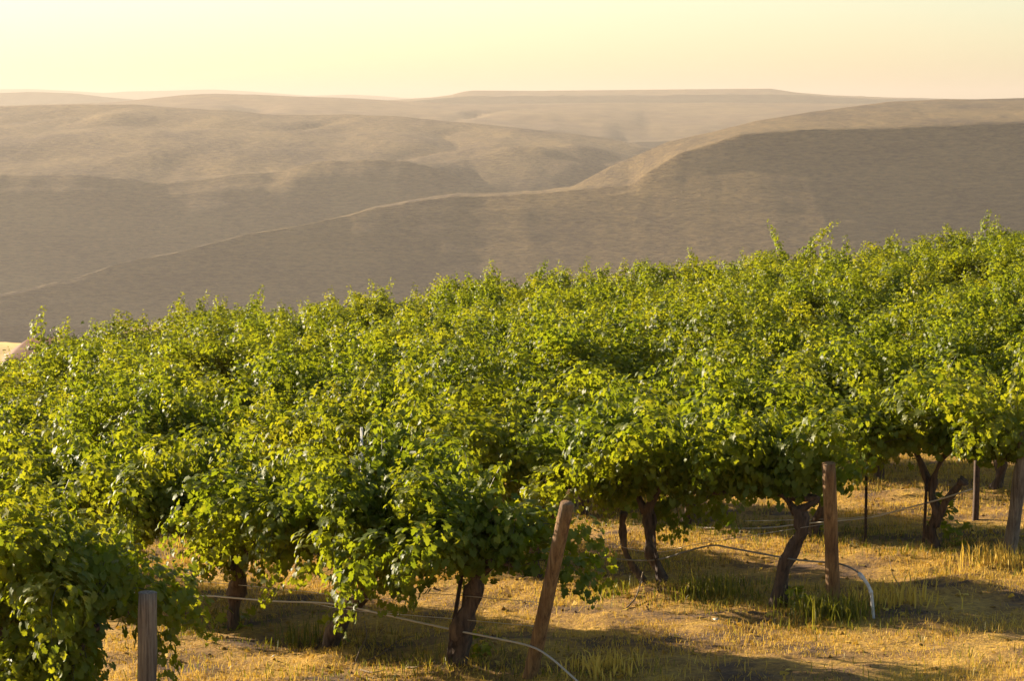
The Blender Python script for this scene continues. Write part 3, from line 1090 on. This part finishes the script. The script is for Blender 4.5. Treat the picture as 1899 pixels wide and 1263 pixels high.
# ------------------------------------------------------------------ grass, weeds, prunings, stones
def blades(name, n, sampler, hmin, hmax, width, mat, seed, lean=.5, tone=(.0, 1.0), kind='stuff', seg=True, dens=None):
    g = np.random.default_rng(seed)
    xy = sampler(g, n)
    if dens is not None:
        keep = g.random(len(xy)) < dens(xy[:, 0], xy[:, 1])
        xy = xy[keep]
    n = len(xy)
    h = g.uniform(hmin, hmax, n) * (1 + .7 * np.clip(fbm(xy[:, 0] * 1.7, xy[:, 1] * 1.7, 44, 3), -.6, .8))
    z = gz(xy[:, 0], xy[:, 1]) - .006
    az = g.uniform(0, 2 * math.pi, n); ln = np.abs(g.normal(0, lean, n))
    dx = np.cos(az) * ln; dy = np.sin(az) * ln
    fa = g.uniform(0, 2 * math.pi, n)
    wx = np.cos(fa) * width * .5; wy = np.sin(fa) * width * .5
    B = np.stack([xy[:, 0], xy[:, 1], z], 1)
    Wv = np.stack([wx, wy, np.zeros(n)], 1)
    mid = B + np.stack([dx * h * .35, dy * h * .35, h * .62], 1)
    tip = B + np.stack([dx * h * 1.05, dy * h * 1.05, h * np.clip(1 - .3 * ln, .3, 1)], 1)
    V = np.stack([B - Wv, B + Wv, mid + Wv * .8, mid - Wv * .8, tip], 1).reshape(-1, 3)
    o = (np.arange(n) * 5)[:, None]
    T = np.concatenate([o + [0, 1, 2], o + [0, 2, 3], o + [3, 2, 4]])
    t = np.clip(g.uniform(tone[0], tone[1], n) + .3 * fbm(xy[:, 0] * .8, xy[:, 1] * .8, 17, 3), 0, 1)
    return new_mesh(name, V, T, {'tone': np.repeat(t, 5)})


def wedge(y0, y1, marg=.5):
    def f(g, n):
        y = np.sqrt(g.uniform(y0 ** 2, y1 ** 2, n))
        hw = y * CX / F + marg
        return np.stack([g.uniform(-1, 1, n) * hw, y], 1)
    return f


def bare(x, y):
    """1 where the soil is bare"""
    b1 = on_ground(1800, 1125); b2 = on_ground(1300, 1150)
    a = np.exp(-(((x - b1[0]) / .8) ** 2 + ((y - b1[1]) / .55) ** 2)) + .7 * np.exp(-(((x - b2[0] - .3) / .5) ** 2 + ((y - b2[1]) / .3) ** 2))
    return np.clip(a * 1.4, 0, 1)


def d_dry(x, y):
    d = .50 + 1.7 * fbm(x * 1.3, y * 1.3, 28, 4)
    return np.clip(d, .05, 1) * (1 - .9 * bare(x, y))


def row_dist(x, y):
    best = np.full(np.shape(x), 9.0)
    for k in range(1, 8):
        o = ROWPT[k]
        s = (x - o[0]) * PERP[0] + (y - o[1]) * PERP[1]
        al = (x - o[0]) * ROW[0] + (y - o[1]) * ROW[1]
        best = np.minimum(best, np.where(al > -.8, np.abs(s), 9))
    return best


def d_green(x, y):
    d = np.exp(-(row_dist(x, y) / .75) ** 2) * (.35 + 1.3 * fbm(x * 1.1, y * 1.1, 61, 3)) + .10 * (fbm(x * .7, y * .7, 66, 3) > .15)
    return np.clip(d, 0, 1) * (1 - bare(x, y))


link('dry_grass', blades('dry_grass', 200000, wedge(16.5, 31), .018, .065, .006, M['dry_blade'], 301, .9, (0.1, .9), dens=d_dry), M['dry_blade'], label='short golden dry grass covering the headland', cat='grass', kind='stuff')
link('tall_dry_grass', blades('tall_dry_grass', 26000, wedge(16.5, 31), .06, .13, .005, M['dry_blade'], 302, .7, (.2, 1), dens=lambda x, y: np.clip(2.2 * fbm(x * .8, y * .8, 88, 3) - .1, 0, 1) * (1 - bare(x, y))), M['dry_blade'], label='taller dry grass stalks in patches', cat='grass', kind='stuff')
link('green_grass', blades('green_grass', 90000, wedge(16.5, 31), .03, .11, .007, M['green_blade'], 303, .5, (.0, 1), dens=d_green), M['green_blade'], label='green weeds and grass under the vine rows', cat='grass', kind='stuff')
link('far_dry_grass', blades('far_dry_grass', 36000, wedge(31, 42), .05, .14, .012, M['dry_blade'], 304, .5, (.1, .9)), M['dry_blade'], label='dry grass between the farther rows', cat='grass', kind='stuff')


def tuft(px, py, n, h, spread, label, mat='green_blade', seed=0, tone=(.2, .9), name='grass_tuft', w=.010, kind=None):
    c = on_ground(px, py)
    me = blades(name, n, lambda g, n: c[:2] + g.normal(0, spread, (n, 2)), h * .5, h, w, None, 700 + seed, .42, tone)
    me.transform(Matrix.Translation((-c[0], -c[1], -c[2])))
    o = link(name, me, M[mat], label=label, cat='grass tuft', group='grass tufts', kind=kind)
    o.location = c
    return o


tuft(1530, 1150, 260, .26, .16, 'bright green grass tuft at the foot of the upright brown post', seed=1)
tuft(1585, 1150, 90, .18, .10, 'small green grass tuft just right of the upright brown post', seed=2)
tuft(550, 1195, 120, .24, .13, 'green grass tuft between the straight trunk and the leaning trunk', seed=3)
tuft(1130, 1110, 90, .18, .09, 'sparse green grass tuft just right of the leaning post', seed=4)
tuft(1275, 1118, 90, .20, .09, 'thin grass tuft before the mound of the bowed trunks', seed=5)
tuft(1340, 1110, 120, .26, .12, 'leafy weed clump halfway between the bowed trunks and the twisted trunk', seed=6, tone=(.4, 1))
tuft(1110, 1252, 120, .20, .16, 'pale dry seed grass clump right of the leaning post foot', 'dry_blade', 7, (.7, 1), w=.014, kind='stuff')
tuft(1650, 1120, 160, .22, .22, 'dry golden weed clump right of the white riser', 'dry_blade', 8, (.5, 1), w=.012, kind='stuff')
tuft(1860, 1050, 160, .24, .18, 'dry golden weed clump at the foot of the right-hand post', 'dry_blade', 9, (.4, 1), w=.012, kind='stuff')


def twig(ctrl, r, label, seed):
    P = []
    for px, py, h in ctrl:
        q = on_ground(px, py); q[2] = gz(q[0], q[1]) + h
        P.append(q)
    P = smooth_path(np.array(P), 14)
    V, T = tube(P, np.linspace(r, r * .5, 14), 6, .15, seed)
    o = link('pruned_cane', new_mesh('pruned_cane', V - P[0], T, smooth=True), M['dry_wood'], label=label, cat='twig', group='dead pruned canes on the ground')
    o.location = P[0]


twig([(660, 1228, .01), (668, 1226, .10), (680, 1222, .20), (676, 1212, .27)], .007, 'curved dead cane standing beside the right-leaning trunk', 1)
twig([(655, 1232, .01), (700, 1225, .06), (742, 1218, .16), (770, 1215, .17)], .006, 'dead cane slanting right between the two thick trunks', 2)
twig([(668, 1240, .01), (690, 1250, .02), (715, 1247, .03)], .007, 'pale dead cane lying flat before the prunings', 3)
twig([(755, 1238, .01), (775, 1243, .02), (800, 1238, .02)], .008, 'short pale stick lying left of the thick curved trunk', 4)
twig([(1160, 1135, .0), (1180, 1125, .06), (1192, 1112, .13)], .009, 'broken dark stick leaning on the mound of the bowed trunks', 5)
twig([(1668, 1090, .0), (1655, 1078, .08), (1648, 1062, .16)], .005, 'thin bare stalk right of the white riser', 6)


def litter(name, n, seed, mat, label, size, flat):
    g = np.random.default_rng(seed)
    xy = wedge(16.5, 31)(g, n)
    keep = g.random(n) < np.clip(.25 + np.exp(-(row_dist(xy[:, 0], xy[:, 1]) / .8) ** 2), 0, 1)
    xy = xy[keep]; n = len(xy)
    z = gz(xy[:, 0], xy[:, 1]) + .006
    if flat:
        nr = unit(g.normal(0, .45, (n, 3)) + np.array([0, 0, 1.0])); tp = g.normal(0, 1, (n, 3))
        tp = unit(tp - (tp * nr).sum(1, keepdims=True) * nr)
        d = dict(pos=np.stack([xy[:, 0], xy[:, 1], z], 1), right=np.cross(tp, nr), tip=tp, nrm=nr, size=g.uniform(size * .5, size, n), tone=g.uniform(0, 1, n), curl=g.uniform(-1.5, 2.5, n))
        me = leaf_mesh(name, d, LEAF_SIMPLE)
    else:
        base = np.array([(1, 0, 0), (-1, 0, 0), (0, 1, 0), (0, -1, 0), (0, 0, .8), (0, 0, -.5)], float)
        tri = np.array([(0, 2, 4), (2, 1, 4), (1, 3, 4), (3, 0, 4), (2, 0, 5), (1, 2, 5), (3, 1, 5), (0, 3, 5)])
        V = base[None] * g.uniform(.5, 1.1, (n, 6, 1)) * (g.uniform(.3, 1, n) ** 2 * size)[:, None, None]
        th = g.uniform(0, 6.28, n)
        V = np.stack([V[..., 0] * np.cos(th)[:, None] - V[..., 1] * np.sin(th)[:, None], V[..., 0] * np.sin(th)[:, None] + V[..., 1] * np.cos(th)[:, None], V[..., 2]], -1)
        V = V + np.stack([xy[:, 0], xy[:, 1], z], 1)[:, None]
        me = new_mesh(name, V.reshape(-1, 3), (tri[None] + (np.arange(n) * 6)[:, None, None]).reshape(-1, 3), {'tone': np.repeat(g.uniform(0, .4, n), 6)})
    link(name, me, mat, label=label, cat='litter', kind='stuff')


litter('fallen_leaves', 2600, 401, M['dry_blade'], 'dry fallen leaves scattered under the vines', .07, True)
litter('soil_clods', 4200, 402, M['ground'], 'small brown soil clods scattered over the ground', .035, False)


def stone(px, py, r, label, seed):
    q = on_ground(px, py); q[2] = gz(q[0], q[1])
    g = np.random.default_rng(seed)
    V, T = tube([(0, 0, -.4), (0, 0, 0), (0, 0, .45), (0, 0, .75)], [.7, 1, .85, .35], 8, .3, seed)
    V = V * np.array([1.2, .9, .8]) * r
    o = link('stone', new_mesh('stone', V, T, smooth=False), M['stone'], label=label, cat='stone', group='small stones')
    o.location = q


stone(511, 1217, .022, 'small pale round stone between the straight and leaning trunks', 1)
stone(1100, 1120, .02, 'tiny pale stone in the grass right of the leaning post', 2)
stone(1330, 1158, .03, 'dull stone in the bare patch before the twisted trunk', 3)


# ------------------------------------------------------------------ haze
V, T = box(-32000, 32000, -3500, 46000, BASE - 75, 190)
hm = bpy.data.materials.new('haze'); hm.use_nodes = True
nt = hm.node_tree
nt.nodes.remove(nt.nodes['Principled BSDF'])
pv = nt.nodes.new('ShaderNodeVolumePrincipled')
pv.inputs['Color'].default_value = (.63, .56, .49, 1)
pv.inputs['Density'].default_value = 6.6e-5
pv.inputs['Anisotropy'].default_value = .25
pv.inputs['Density Attribute'].default_value = ''
nt.links.new(pv.outputs['Volume'], nt.nodes['Material Output'].inputs['Volume'])
link('haze', new_mesh('haze', V, T), hm, kind='stuff')
print('tris', sum(len(me.polygons) * 1 for me in bpy.data.meshes), 'objects', len(bpy.data.objects))
